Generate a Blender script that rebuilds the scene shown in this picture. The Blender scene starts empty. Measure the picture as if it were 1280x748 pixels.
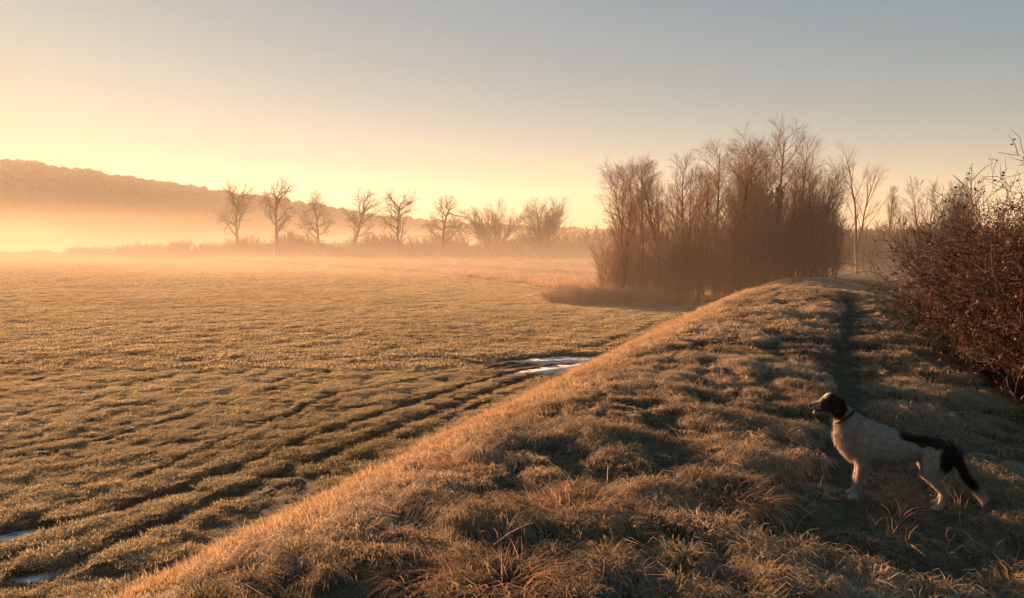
import bpy, bmesh, math, random
import numpy as np
from mathutils import Vector, Matrix, Euler
R = math.radians
S = bpy.context.scene
rng = np.random.default_rng(7)
random.seed(7)
COL = S.collection

# ------------------------------------------------------------------ camera
EYE = 1.6
PITCH = 4.23
cam_d = bpy.data.cameras.new('camera'); cam = bpy.data.objects.new('camera', cam_d); COL.objects.link(cam)
cam_d.sensor_width = 36; cam_d.lens = 28.1; cam_d.clip_end = 6000; cam_d.clip_start = 0.05
cam.location = (0, 0, EYE); cam.rotation_euler = (R(90 - PITCH), 0, 0)
S.camera = cam

# ------------------------------------------------------------------ light
SUN_AZ, SUN_EL = -40.0, 7.2          # degrees, azimuth from +Y (negative = to the left of the picture)
w = bpy.data.worlds.new('World'); S.world = w; w.use_nodes = True
nt = w.node_tree; nt.nodes.clear()
sky = nt.nodes.new('ShaderNodeTexSky'); sky.sky_type = 'NISHITA'; sky.sun_disc = False
sky.sun_elevation = R(SUN_EL); sky.sun_rotation = R(SUN_AZ)
sky.air_density = 1.0; sky.dust_density = 0.3; sky.ozone_density = 2.0; sky.altitude = 0
bg = nt.nodes.new('ShaderNodeBackground'); bg.inputs[1].default_value = 0.05
wo = nt.nodes.new('ShaderNodeOutputWorld')
wbn = nt.nodes.new('ShaderNodeMix'); wbn.data_type = 'RGBA'; wbn.blend_type = 'MULTIPLY'; wbn.inputs[0].default_value = 1
wbn.inputs[7].default_value = (.56, .90, .96, 1); gam = nt.nodes.new('ShaderNodeGamma'); gam.inputs[1].default_value = .24; nt.links.new(sky.outputs[0], gam.inputs[0]); hs = nt.nodes.new('ShaderNodeHueSaturation'); hs.inputs['Saturation'].default_value = 2.9; nt.links.new(gam.outputs[0], hs.inputs['Color']); nt.links.new(hs.outputs[0], wbn.inputs[6]); nt.links.new(wbn.outputs[2], bg.inputs[0]); nt.links.new(bg.outputs[0], wo.inputs[0])
sd = bpy.data.lights.new('sun', 'SUN'); sd.energy = 5.0; sd.angle = R(0.5); sd.color = (1.0, 0.57, 0.29)
sun = bpy.data.objects.new('sun', sd); COL.objects.link(sun)
az, el = R(SUN_AZ), R(SUN_EL)
SUN_DIR = Vector((math.sin(az) * math.cos(el), math.cos(az) * math.cos(el), math.sin(el)))
sun.rotation_euler = SUN_DIR.to_track_quat('Z', 'Y').to_euler()
S.view_settings.view_transform = 'Standard'; S.view_settings.look = 'None'
S.view_settings.exposure = 2.5; S.view_settings.gamma = 1.0; S.view_settings.use_curve_mapping = False
S.cycles.volume_bounces = 1
S.cycles.max_bounces = 6; S.cycles.diffuse_bounces = 3; S.cycles.transmission_bounces = 3
S.cycles.use_denoising = True

# ------------------------------------------------------------------ helpers
def tag(o, label=None, cat=None, group=None, kind=None):
    if label: o['label'] = label
    if cat: o['category'] = cat
    if group: o['group'] = group
    if kind: o['kind'] = kind
    return o

def mesh_np(name, V, F, mat=None, smooth=False, attrs=None):
    V = np.asarray(V, dtype=np.float32); F = np.asarray(F, dtype=np.int32)
    me = bpy.data.meshes.new(name)
    me.vertices.add(len(V)); me.vertices.foreach_set('co', V.ravel())
    n = F.shape[1]
    me.loops.add(F.size); me.loops.foreach_set('vertex_index', F.ravel())
    me.polygons.add(len(F))
    me.polygons.foreach_set('loop_start', np.arange(0, F.size, n, dtype=np.int32))
    if smooth: me.polygons.foreach_set('use_smooth', np.ones(len(F), dtype=bool))
    for k, a in (attrs or {}).items():
        a = np.asarray(a, dtype=np.float32)
        if a.ndim == 1:
            at_ = me.attributes.new(k, 'FLOAT', 'POINT'); at_.data.foreach_set('value', a)
        else:
            at_ = me.attributes.new(k, 'FLOAT_COLOR', 'POINT')
            c = np.ones((len(a), 4), np.float32); c[:, :3] = a[:, :3]; at_.data.foreach_set('color', c.ravel())
    me.update(calc_edges=True)
    if mat: me.materials.append(mat)
    return me

def link(name, me, parent=None, loc=None, rz=0):
    o = bpy.data.objects.new(name, me); COL.objects.link(o)
    if loc is not None: o.location = loc
    o.rotation_euler = (0, 0, rz)
    if parent: o.parent = parent
    return o

def hash2(ix, iy, seed):
    h = (ix.astype(np.int64) * 374761393 + iy.astype(np.int64) * 668265263 + seed * 982451653) & 0xffffffff
    h = ((h ^ (h >> 13)) * 1274126177) & 0xffffffff
    return ((h ^ (h >> 16)) & 0xffffff) / float(0xffffff)

def noise(x, y, seed=0):
    x = np.asarray(x, float); y = np.asarray(y, float)
    ix = np.floor(x); iy = np.floor(y); fx = x - ix; fy = y - iy
    fx = fx * fx * (3 - 2 * fx); fy = fy * fy * (3 - 2 * fy)
    a = hash2(ix, iy, seed); b = hash2(ix + 1, iy, seed); c = hash2(ix, iy + 1, seed); d = hash2(ix + 1, iy + 1, seed)
    return (a + (b - a) * fx) * (1 - fy) + (c + (d - c) * fx) * fy     # 0..1

def fbm(x, y, seed=0, octv=4):
    s = 0; a = .5
    for k in range(octv):
        s = s + a * (noise(x * 2 ** k + 17 * k, y * 2 ** k - 9 * k, seed + k) - .5); a *= .5
    return s                                                        # about -.5 .. .5

def sstep(a, b, x):
    t = np.clip((x - a) / (b - a), 0, 1); return t * t * (3 - 2 * t)

# ------------------------------------------------------------------ terrain
def centre(y):
    y = np.asarray(y, float)
    return 0.42 * y + 0.0006 * np.clip(y - 30, 0, 200) ** 2

PU = [-60, -7.5, -7.0, -6.3, -5.2, -4.1, -3.3, -2.7, -1.6, 0, 1.5, 3, 5, 7, 9, 60]
PZ = [-2.0, -2.0, -1.93, -1.66, -1.08, -.47, -.13, -.01, 0, -.12, -.38, -.88, -1.5, -1.75, -1.8, -1.8]
def profile(u):
    s = 0
    for k, wgt in ((-.35, .25), (0, .5), (.35, .25)): s = s + wgt * np.interp(u + k, PU, PZ)
    return s

RUTS = [  # polyline, half width, depth
    ([(-7.6, 7.5), (-5.8, 10.9), (-5.15, 14), (-4.2, 18), (-2, 21), (.2, 23.4)], .11, .06),
    ([(-6.6, 8.2), (-4.8, 11.25), (-3.5, 14.7), (-.8, 20), (1.2, 22.8)], .15, .06),
    ([(-5.2, 8.0), (-4.0, 10.9), (-1.9, 15.8), (.2, 20.2), (1.6, 22.3)], .18, .07),
    ([(1.3, 24.6), (3.2, 27.5), (5.6, 32.5), (8, 38)], .20, .10),
    ([(2.4, 24), (4.0, 27), (6.6, 32.5), (9, 38)], .18, .08),
    ([(-8.6, 11), (-6.5, 16.5), (-5.0, 22), (-3, 30)], .10, .04),
    ([(-40, 121), (-10, 88), (-2, 70), (3, 57), (6, 48)], .45, .28),
]
PUDDLES = [  # x, y, rx, ry, angle, seed
    (2.1, 24.2, 1.75, .62, .05, 1), (1.0, 22.3, 1.35, .36, .72, 2),
    (-2.3, 17.1, 1.9, .10, 1.1, 6), (-.6, 20.4, 1.1, .10, .95, 8),
    (-6.15, 9.6, .5, .16, .7, 3), (-5.55, 8.95, .3, .1, .5, 4), (-5.2, 8.4, .28, .09, .4, 5),
]
def seg_dist(x, y, pl):
    d = np.full(np.shape(x), 1e9)
    for (ax, ay), (bx, by) in zip(pl[:-1], pl[1:]):
        dx, dy = bx - ax, by - ay; L = dx * dx + dy * dy
        t = np.clip(((x - ax) * dx + (y - ay) * dy) / L, 0, 1)
        d = np.minimum(d, np.hypot(x - ax - t * dx, y - ay - t * dy))
    return d

def puddle_r(x, y, p):
    px, py, rx, ry, a, s = p
    c, sn = math.cos(a), math.sin(a)
    lx = (x - px) * c + (y - py) * sn; ly = -(x - px) * sn + (y - py) * c
    return np.hypot(lx / rx, ly / ry) + 0.9 * fbm(x * 2.3, y * 2.3, 70 + s, 3)

def clump(x, y):
    return sstep(.42, .60, noise(x * 4.6, y * 4.6, 141) * .6 + noise(x * 9.5, y * 9.5, 142) * .4)
DOG = (2.58, 5.3)
def ground(x, y, full=True):
    x = np.asarray(x, float); y = np.asarray(y, float)
    u = x - centre(y)
    z0 = profile(u - .5 * (1 - sstep(8, 14, y)) * (1 - sstep(-5.5, -3.5, u)))
    gd_ = .75 * np.exp(-((x - DOG[0]) / .6) ** 4 - ((y - DOG[1]) / .5) ** 4)
    z0 = z0 * (1 - gd_) + (-.17) * gd_
    # the embankment sinks beyond its first brow, rises a little and dies away
    along = np.interp(y, [-200, 26, 30.5, 34, 38, 46, 60, 100, 160], [1, 1, .78, .74, .86, .62, .5, .35, .2])
    z = -2 + (z0 + 2) * along
    bank = sstep(-7.3, -6.8, u - .5 * (1 - sstep(8, 14, y)) + .5 * fbm(x * .8, y * .8, 3, 2) + .35 * sstep(11, 20, y)) * (1 - sstep(6, 8, u)) * (1 - sstep(60, 90, y))
    top = sstep(-3.6, -2.6, u) * (1 - sstep(5, 6, u))
    bump = (1 - .8 * np.exp(-((x - DOG[0]) / .6) ** 2 - ((y - DOG[1]) / .5) ** 2)) * top * (.08 * fbm(x * 1.0, y * 1.0, 11, 3) + .12 * fbm(x * 3.0, y * 3.0, 12, 3) + .065 * clump(x, y) - .03)
    slope = (bank - top).clip(0) * (.07 * fbm(x * .9, y * .9, 13, 3) + .03 * fbm(x * 4, y * 4, 14, 2))
    fld = (1 - bank) * ((.03 * fbm(x * 2.6, y * 3.2, 17, 3) + .022 * clump(x * .8 + 50, y * .8)) * (1 - sstep(20, 45, y)) + +.04 * fbm(x * .35, y * .8, 15, 3) + .025 * fbm(x * 1.3, y * 2.1, 16, 3) + .5 * fbm(x * .018, y * .018, 18, 2) * sstep(30, 90, np.hypot(x, y)))
    z = z + bump + slope + fld
    mud = np.zeros_like(z)
    wob = .08 * fbm(x * .7, y * .7, 21, 2)
    for pl, hw, dp in RUTS:
        d = seg_dist(x + wob, y + wob, pl) / hw
        g = np.exp(-d * d) * (.85 + .3 * noise(x * .9, y * .9, 22))
        z = z - dp * g + dp * .45 * np.exp(-((d - 1.9) / .6) ** 2)
        mud = np.maximum(mud, g)
    # churned strip along the foot of the bank and round the puddle
    foot = np.exp(-((u + 7.9 - .4 * (1 - sstep(8, 14, y))) / .75) ** 2) * sstep(5, 9, y) * (1 - sstep(26, 32, y))
    mud = np.maximum(mud, .62 * foot * sstep(.2, .6, noise(x * 1.6, y * 1.6, 23)))
    pud = np.exp(-((x - .9) / 2.6) ** 2 - ((y - 23) / 1.7) ** 2)
    mud = np.maximum(mud, .95 * pud)
    z = z - .05 * pud * (1 - bank)
    for p in PUDDLES:
        r = puddle_r(x, y, p)
        k = 1 - sstep(.75, 1.35, r)
        z = z * (1 - k) + (-2.12) * k
        mud = np.maximum(mud, 1 - sstep(1.0, 1.8, r))
    # worn path on top
    tr = np.exp(-((u - .02 + .25 * fbm(y * .25, y * 0 + 3, 31, 2)) / .36) ** 2) * sstep(3, 7, y) * (1 - sstep(23, 27, y))
    z = z - .07 * tr
    return (z, u, bank, mud, tr, top) if full else z

def gz(x, y):
    return float(ground(np.array([x]), np.array([y]), False)[0])

def axis(parts):
    out = []
    for a, b, s in parts: out.append(np.arange(a, b, s))
    return np.concatenate(out)
def geo(a, b, s, g):
    v = [a]
    while v[-1] < b: v.append(v[-1] + s); s *= g
    return np.array(v[1:])
xs = np.concatenate([-geo(14, 1800, .2, 1.08)[::-1], axis([(-14, -9, .14), (-9, 12, .075), (12, 20, .15)]), geo(20, 1800, .2, 1.08)])
ys = np.concatenate([-geo(1, 600, .3, 1.3)[::-1], axis([(-1, 2, .2), (2, 20, .075), (20, 42, .13)]), geo(42, 1900, .2, 1.05)])
X, Y = np.meshgrid(xs, ys)
Z, U, BK, MU, TR, TP = ground(X, Y)
nx, ny = len(xs), len(ys)
V = np.stack([X.ravel(), Y.ravel(), Z.ravel()], 1)
i = np.arange(nx * ny).reshape(ny, nx)
F = np.stack([i[:-1, :-1].ravel(), i[:-1, 1:].ravel(), i[1:, 1:].ravel(), i[1:, :-1].ravel()], 1)

# ------------------------------------------------------------------ materials
class NT:
    def __init__(s, name):
        s.m = bpy.data.materials.new(name); s.m.use_nodes = True; s.t = s.m.node_tree; s.t.nodes.clear()
        s.out = s.n('ShaderNodeOutputMaterial')
    def n(s, ty, **k):
        nd = s.t.nodes.new(ty)
        for a, v in k.items(): setattr(nd, a, v)
        return nd
    def l(s, a, b): s.t.links.new(a, b)
    def setin(s, sock, v):
        if isinstance(v, bpy.types.NodeSocket): s.l(v, sock)
        else: sock.default_value = v
    def noise(s, scale, detail=4, vec=None, rough=.6):
        nd = s.n('ShaderNodeTexNoise'); nd.inputs['Scale'].default_value = scale; nd.inputs['Detail'].default_value = detail
        nd.inputs['Roughness'].default_value = rough
        if vec: s.l(vec, nd.inputs['Vector'])
        return nd.outputs[0]
    def ramp(s, f, pts):
        r = s.n('ShaderNodeValToRGB'); e = r.color_ramp.elements
        while len(e) > 1: e.remove(e[-1])
        e[0].position = pts[0][0]; e[0].color = c4(pts[0][1])
        for p, c in pts[1:]:
            q = e.new(p); q.color = c4(c)
        s.l(f, r.inputs[0]); return r.outputs[0]
    def mix(s, f, a, b):
        m = s.n('ShaderNodeMix', data_type='RGBA'); s.setin(m.inputs[0], f)
        for k, v in ((6, a), (7, b)):
            if isinstance(v, tuple): v = c4(v)
            s.setin(m.inputs[k], v)
        return m.outputs[2]
    def math(s, op, a, b=0.0):
        m = s.n('ShaderNodeMath', operation=op); s.setin(m.inputs[0], a); s.setin(m.inputs[1], b); return m.outputs[0]
    def attr(s, name, ty='GEOMETRY'):
        a = s.n('ShaderNodeAttribute'); a.attribute_name = name; a.attribute_type = ty; return a
def c4(c): return tuple(c) + ((1,) if len(c) == 3 else ())

def mat_ground():
    s = NT('ground_turf')
    tc = s.n('ShaderNodeTexCoord').outputs['Object']
    msk = s.n('ShaderNodeSeparateColor'); s.l(s.attr('masks').outputs['Color'], msk.inputs[0])
    n1 = s.noise(1.3, 6, tc); n2 = s.noise(9, 5, tc); n3 = s.noise(60, 3, tc)
    fieldc = s.ramp(n1, [(.3, (.045, .030, .017)), (.5, (.085, .058, .032)), (.7, (.13, .09, .05))])
    fieldc = s.mix(s.math('MULTIPLY', n2, .5), fieldc, (.13, .092, .052))
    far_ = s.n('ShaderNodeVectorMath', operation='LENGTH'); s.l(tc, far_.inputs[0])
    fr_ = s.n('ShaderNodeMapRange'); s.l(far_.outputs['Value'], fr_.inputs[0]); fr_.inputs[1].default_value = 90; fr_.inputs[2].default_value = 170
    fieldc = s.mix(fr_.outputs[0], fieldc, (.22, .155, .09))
    bankc = s.ramp(n2, [(.3, (.05, .034, .02)), (.5, (.10, .07, .038)), (.7, (.16, .11, .06))])
    mudc = s.ramp(n2, [(.35, (.035, .022, .013)), (.6, (.085, .055, .033)), (.75, (.13, .09, .055))])
    trc = s.ramp(n2, [(.35, (.03, .035, .02)), (.65, (.07, .07, .038))])
    c = s.mix(msk.outputs[0], fieldc, bankc)
    c = s.mix(msk.outputs[1], c, mudc)
    c = s.mix(s.math('MULTIPLY', msk.outputs[2], .85), c, trc)
    p = s.n('ShaderNodeBsdfPrincipled'); s.l(c, p.inputs['Base Color']); p.inputs['Roughness'].default_value = .95
    p.inputs['Specular IOR Level'].default_value = .15
    b = s.n('ShaderNodeBump'); b.inputs['Strength'].default_value = .8; b.inputs['Distance'].default_value = .04
    hh = s.math('ADD', n2, s.math('MULTIPLY', n3, .4)); s.l(hh, b.inputs['Height']); s.l(b.outputs[0], p.inputs['Normal'])
    s.l(p.outputs[0], s.out.inputs[0]); return s.m

def mat_grass(name, base, dry, frost, green=None):
    """blade: 'k' per-vertex height along the blade, 'v' per-blade random; 'tint' per tuft"""
    s = NT(name)
    k = s.attr('k').outputs['Fac']; v = s.attr('v').outputs['Fac']; t = s.attr('tint', 'INSTANCER').outputs['Fac']
    c = s.mix(s.math('MULTIPLY', s.math('ADD', v, t), .5), base, dry)
    if green:
        c = s.mix(s.math('GREATER_THAN', s.math('SUBTRACT', s.math('ADD', v, s.math('MULTIPLY', t, -1.0)), .62), 0), c, green)
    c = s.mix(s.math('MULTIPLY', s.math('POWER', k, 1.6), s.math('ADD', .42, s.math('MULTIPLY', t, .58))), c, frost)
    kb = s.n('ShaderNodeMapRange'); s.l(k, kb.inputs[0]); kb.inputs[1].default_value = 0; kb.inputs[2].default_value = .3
    c = s.mix(kb.outputs[0], (.045, .028, .016), c)   # thatch brown at each blade's base, also painting in shade between tufts
    d = s.n('ShaderNodeBsdfDiffuse'); s.l(c, d.inputs[0])
    tr = s.n('ShaderNodeBsdfTranslucent'); s.l(c, tr.inputs[0])
    mx = s.n('ShaderNodeMixShader'); mx.inputs[0].default_value = .42
    s.l(d.outputs[0], mx.inputs[1]); s.l(tr.outputs[0], mx.inputs[2]); s.l(mx.outputs[0], s.out.inputs[0]); return s.m

def mat_plain(name, a, b=None, rough=.85, scale=8, bump=0, spec=.2, trans=0):
    s = NT(name)
    tc = s.n('ShaderNodeTexCoord').outputs['Object']
    n1 = s.noise(scale, 5, tc)
    c = s.ramp(n1, [(.35, a), (.65, b or a)])
    p = s.n('ShaderNodeBsdfPrincipled'); s.l(c, p.inputs['Base Color']); p.inputs['Roughness'].default_value = rough
    p.inputs['Specular IOR Level'].default_value = spec
    if bump:
        bb = s.n('ShaderNodeBump'); bb.inputs['Strength'].default_value = bump; bb.inputs['Distance'].default_value = .02
        s.l(s.noise(scale * 4, 4, tc), bb.inputs['Height']); s.l(bb.outputs[0], p.inputs['Normal'])
    if trans:
        tr = s.n('ShaderNodeBsdfTranslucent'); s.l(c, tr.inputs[0]); mx = s.n('ShaderNodeMixShader'); mx.inputs[0].default_value = trans
        s.l(p.outputs[0], mx.inputs[1]); s.l(tr.outputs[0], mx.inputs[2]); s.l(mx.outputs[0], s.out.inputs[0])
    else: s.l(p.outputs[0], s.out.inputs[0])
    return s.m

M_ground = mat_ground()
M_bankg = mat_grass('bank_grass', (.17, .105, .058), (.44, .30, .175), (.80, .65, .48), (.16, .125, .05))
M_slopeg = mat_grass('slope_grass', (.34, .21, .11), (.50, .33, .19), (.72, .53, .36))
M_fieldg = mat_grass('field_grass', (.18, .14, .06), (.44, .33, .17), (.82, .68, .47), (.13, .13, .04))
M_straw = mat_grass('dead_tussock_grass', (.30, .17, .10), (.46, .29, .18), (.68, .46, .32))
M_bark = mat_plain('bark', (.055, .036, .024), (.11, .075, .05), .9, 6)
M_farbark = mat_plain('far_bark', (.06, .04, .026), (.10, .07, .045), .9, 3)
M_twig = mat_plain('twig_bark', (.17, .08, .05), (.26, .135, .085), .85, 5)
M_red = mat_plain('hedge_twigs', (.028, .011, .008), (.055, .021, .013), .8, 4)
M_leaf = mat_plain('withered_leaf', (.08, .026, .013), (.04, .03, .014), .7, 3, trans=.3)
M_ivy = mat_plain('ivy_leaf', (.018, .024, .010), (.04, .045, .018), .6, 5)
M_wood = mat_plain('far_wood', (.05, .035, .022), (.085, .065, .038), .95, .05)

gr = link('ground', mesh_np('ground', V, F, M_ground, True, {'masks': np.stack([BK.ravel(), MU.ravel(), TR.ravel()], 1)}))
tag(gr, kind='structure')

# ------------------------------------------------------------------ ice in the ruts
def mat_ice():
    s = NT('broken_ice')
    tc = s.n('ShaderNodeTexCoord').outputs['Object']
    n = s.noise(5, 5, tc); n2 = s.noise(22, 4, tc)
    c = s.ramp(n, [(.36, (.30, .28, .27)), (.50, (.55, .52, .52)), (.62, (.72, .70, .72))])
    p = s.n('ShaderNodeBsdfPrincipled'); s.l(c, p.inputs['Base Color'])
    s.l(s.ramp(n, [(.35, (.12,) * 3), (.6, (.4,) * 3)]), p.inputs['Roughness'])
    b = s.n('ShaderNodeBump'); b.inputs['Strength'].default_value = .5; b.inputs['Distance'].default_value = .02
    s.l(n2, b.inputs['Height']); s.l(b.outputs[0], p.inputs['Normal'])
    s.l(p.outputs[0], s.out.inputs[0]); return s.m
M_ice = mat_ice()
for k, p in enumerate(PUDDLES):
    n = 72; th = np.linspace(0, 2 * math.pi, n, endpoint=False)
    c, sn = math.cos(p[4]), math.sin(p[4]); rr = np.ones(n) * .3
    for it in range(60):
        lx = p[2] * rr * np.cos(th); ly = p[3] * rr * np.sin(th)
        r = puddle_r(p[0] + lx * c - ly * sn, p[1] + lx * sn + ly * c, p)
        rr = np.where(r < 1.12, rr + .02, rr)
    lx = p[2] * rr * np.cos(th); ly = p[3] * rr * np.sin(th)
    px = p[0] + lx * c - ly * sn; py = p[1] + lx * sn + ly * c
    V2 = np.concatenate([np.stack([px, py, np.full(n, -2.05)], 1), np.stack([px, py, np.full(n, -2.10)], 1), [[p[0], p[1], -2.05], [p[0], p[1], -2.10]]])
    F2 = []
    for q in range(n):
        q2 = (q + 1) % n
        F2 += [(q, q2, 2 * n), (n + q2, n + q, 2 * n + 1), (q, n + q, n + q2), (q, n + q2, q2)]
    tag(link('frozen_puddle', mesh_np('frozen_puddle', V2, F2, M_ice)), kind='structure')

# ------------------------------------------------------------------ scattering of grass (stuff)
def scatter(name, pts, rot, scl, idx, tint, variants, label, cat):
    me = mesh_np(name, pts, np.zeros((0, 3), np.int32))
    a = me.attributes.new('rot', 'FLOAT_VECTOR', 'POINT'); a.data.foreach_set('vector', np.asarray(rot, np.float32).ravel())
    a = me.attributes.new('scl', 'FLOAT_VECTOR', 'POINT'); a.data.foreach_set('vector', np.asarray(scl, np.float32).ravel())
    a = me.attributes.new('idx', 'INT', 'POINT'); a.data.foreach_set('value', np.asarray(idx, np.int32))
    a = me.attributes.new('tint', 'FLOAT', 'POINT'); a.data.foreach_set('value', np.asarray(tint, np.float32))
    src = bpy.data.collections.new(name + '_source')
    for k, vm in enumerate(variants):
        src.objects.link(bpy.data.objects.new('%s_clump_%02d' % (name, k), vm))
    g = bpy.data.node_groups.new(name, 'GeometryNodeTree')
    g.interface.new_socket('Geometry', in_out='INPUT', socket_type='NodeSocketGeometry')
    g.interface.new_socket('Geometry', in_out='OUTPUT', socket_type='NodeSocketGeometry')
    gi = g.nodes.new('NodeGroupInput'); go = g.nodes.new('NodeGroupOutput')
    iop = g.nodes.new('GeometryNodeInstanceOnPoints')
    ci = g.nodes.new('GeometryNodeCollectionInfo'); ci.inputs[0].default_value = src
    ci.inputs['Separate Children'].default_value = True; ci.inputs['Reset Children'].default_value = True
    def na(nm, ty):
        q = g.nodes.new('GeometryNodeInputNamedAttribute'); q.data_type = ty; q.inputs[0].default_value = nm; return q.outputs[0]
    L = g.links.new
    L(gi.outputs[0], iop.inputs['Points']); L(ci.outputs[0], iop.inputs['Instance'])
    iop.inputs['Pick Instance'].default_value = True
    L(na('idx', 'INT'), iop.inputs['Instance Index'])
    e2r = g.nodes.new('FunctionNodeEulerToRotation'); L(na('rot', 'FLOAT_VECTOR'), e2r.inputs[0]); L(e2r.outputs[0], iop.inputs['Rotation'])
    L(na('scl', 'FLOAT_VECTOR'), iop.inputs['Scale'])
    L(iop.outputs[0], go.inputs[0])
    o = link(name, me); m = o.modifiers.new('scatter', 'NODES'); m.node_group = g
    return tag(o, label, cat, kind='stuff')

def tuft_mesh(name, mat, n, spread, h0, h1, width, lean, droop, seed, seg=3):
    """n curved tapering blades standing in a clump"""
    r = np.random.default_rng(seed)
    a = r.uniform(0, 2 * np.pi, n); rad = spread * np.sqrt(r.uniform(0, 1, n))
    bx, by = rad * np.cos(a), rad * np.sin(a)
    h = r.uniform(h0, h1, n) * (1 - .35 * rad / spread)
    az_ = a + r.normal(0, .9, n); ln = np.abs(r.normal(lean, lean * .5, n))
    side = az_ + np.pi / 2 + r.normal(0, .5, n); vv = r.uniform(0, 1, n)
    Vs = []; K = []; 
    ts = np.linspace(0, 1, seg + 1)
    for t in ts:
        ang = ln * t + droop * t * t
        px = bx + h * t * np.sin(ang) * np.cos(az_); py = by + h * t * np.sin(ang) * np.sin(az_); pz = h * t * np.cos(ang) - .01
        wd = width * (1 - .85 * t) * r.uniform(.7, 1.3, n)
        Vs.append(np.stack([px - wd * np.cos(side) / 2, py - wd * np.sin(side) / 2, pz], 1))
        Vs.append(np.stack([px + wd * np.cos(side) / 2, py + wd * np.sin(side) / 2, pz], 1)); K += [t, t]
    Vx = np.concatenate(Vs); kk = np.repeat(np.array(K), n); vv = np.tile(vv, len(K))
    Fs = []
    j = np.arange(n)
    for q in range(seg):
        Fs.append(np.stack([j + 2 * q * n, j + (2 * q + 1) * n, j + (2 * q + 3) * n, j + (2 * q + 2) * n], 1))
    return mesh_np(name, Vx, np.concatenate(Fs), mat, False, {'k': kk, 'v': vv})

def sample(n, xr, yr, seed, prob):
    r = np.random.default_rng(seed)
    x = r.uniform(*xr, n); y = r.uniform(*yr, n)
    keep = (np.abs(x) < .72 * y + 3.0)
    x, y = x[keep], y[keep]
    z, u, bk, mu, tr, tp = ground(x, y)
    k = r.uniform(0, 1, len(x)) < prob(x, y, u, bk, mu, tr, tp)
    return x[k], y[k], z[k], u[k], mu[k], tr[k], tp[k], r

# top of the bank: rough tussocky grass
tv = [tuft_mesh('t', M_bankg, 46, .06, .045, .10, .0062, .8, .9, 100 + k) for k in range(3)] + \
     [tuft_mesh('t', M_bankg, 40, .05, .08, .17, .0055, .5, 1.1, 110 + k) for k in range(3)] + \
     [tuft_mesh('t', M_bankg, 40, .08, .03, .07, .007, 1.0, .6, 120 + k) for k in range(2)]
tf = [tuft_mesh('t', M_bankg, 50, .1, .05, .13, .014, .6, .9, 130 + k) for k in range(3)] + \
     [tuft_mesh('t', M_bankg, 44, .09, .10, .2, .013, .45, 1.0, 140 + k) for k in range(3)]
def bank_grass(name, n, yr, variants, dens, sc, label, ntall, nshort=0):
    def pr(x, y, u, bk, mu, tr, tp):
        c = noise(x * 1.6, y * 1.6, 41) * .6 + noise(x * 4, y * 4, 42) * .4
        return dens(y) * tp * np.clip(1 - 1.25 * tr, 0, 1) * (.25 + .9 * sstep(.34, .6, c)) * (.10 + .95 * clump(x, y))
    x, y, z, u, mu, tr, tp, r = sample(n, (-4, 22), yr, len(name) * 7 + n % 13, pr)
    c = noise(x * 1.6, y * 1.6, 41) * .6 + noise(x * 4, y * 4, 42) * .4
    m = len(x); tall = r.uniform(0, 1, m) < sstep(.42, .68, c) * .7
    idx = np.where(tall, 3 + r.integers(0, 3, m), r.integers(0, 3, m))
    if nshort: idx = np.where(~tall & (r.uniform(0, 1, m) < .4), 6 + r.integers(0, 2, m), idx)
    s = sc * r.uniform(.6, 1.25, m) * (.4 + .7 * c + .35 * clump(x, y)); s *= .42 + .58 * sstep(.2, .65, np.hypot((x - DOG[0]) * .7, y - DOG[1] + .05))
    rot = np.stack([r.normal(0, .15, m), r.normal(0, .15, m), r.uniform(0, 6.28, m)], 1)
    tint = np.clip(noise(x * .9, y * .9, 43) * 1.4 - .2 + r.normal(0, .1, m), 0, 1) * (1 - .6 * sstep(-.1, 1.4, u))
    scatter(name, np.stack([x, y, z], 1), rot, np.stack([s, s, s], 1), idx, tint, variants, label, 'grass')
bank_grass('bank_grass', 190000, (1.2, 11), tv, lambda y: 1, 1.0, 'tangled frosted straw-brown grass on the near top of the bank', 3, 2)
bank_grass('distant_bank_grass', 130000, (11, 45), tf, lambda y: 1, .95, 'frosty pale grass along the far top of the bank', 3)

# slope face: fine dense standing grass
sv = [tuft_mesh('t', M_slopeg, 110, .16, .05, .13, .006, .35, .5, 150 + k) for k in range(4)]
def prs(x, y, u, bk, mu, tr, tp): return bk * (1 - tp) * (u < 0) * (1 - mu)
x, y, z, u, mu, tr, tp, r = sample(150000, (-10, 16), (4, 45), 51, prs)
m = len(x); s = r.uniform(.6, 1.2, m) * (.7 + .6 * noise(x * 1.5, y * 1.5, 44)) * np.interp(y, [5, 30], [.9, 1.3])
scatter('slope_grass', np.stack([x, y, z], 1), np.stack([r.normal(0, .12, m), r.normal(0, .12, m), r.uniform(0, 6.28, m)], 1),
        np.stack([s, s, s], 1), r.integers(0, 4, m), noise(x * .8, y * .8, 45), sv, 'short dense golden grass on the sunlit side of the bank', 'grass')

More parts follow.
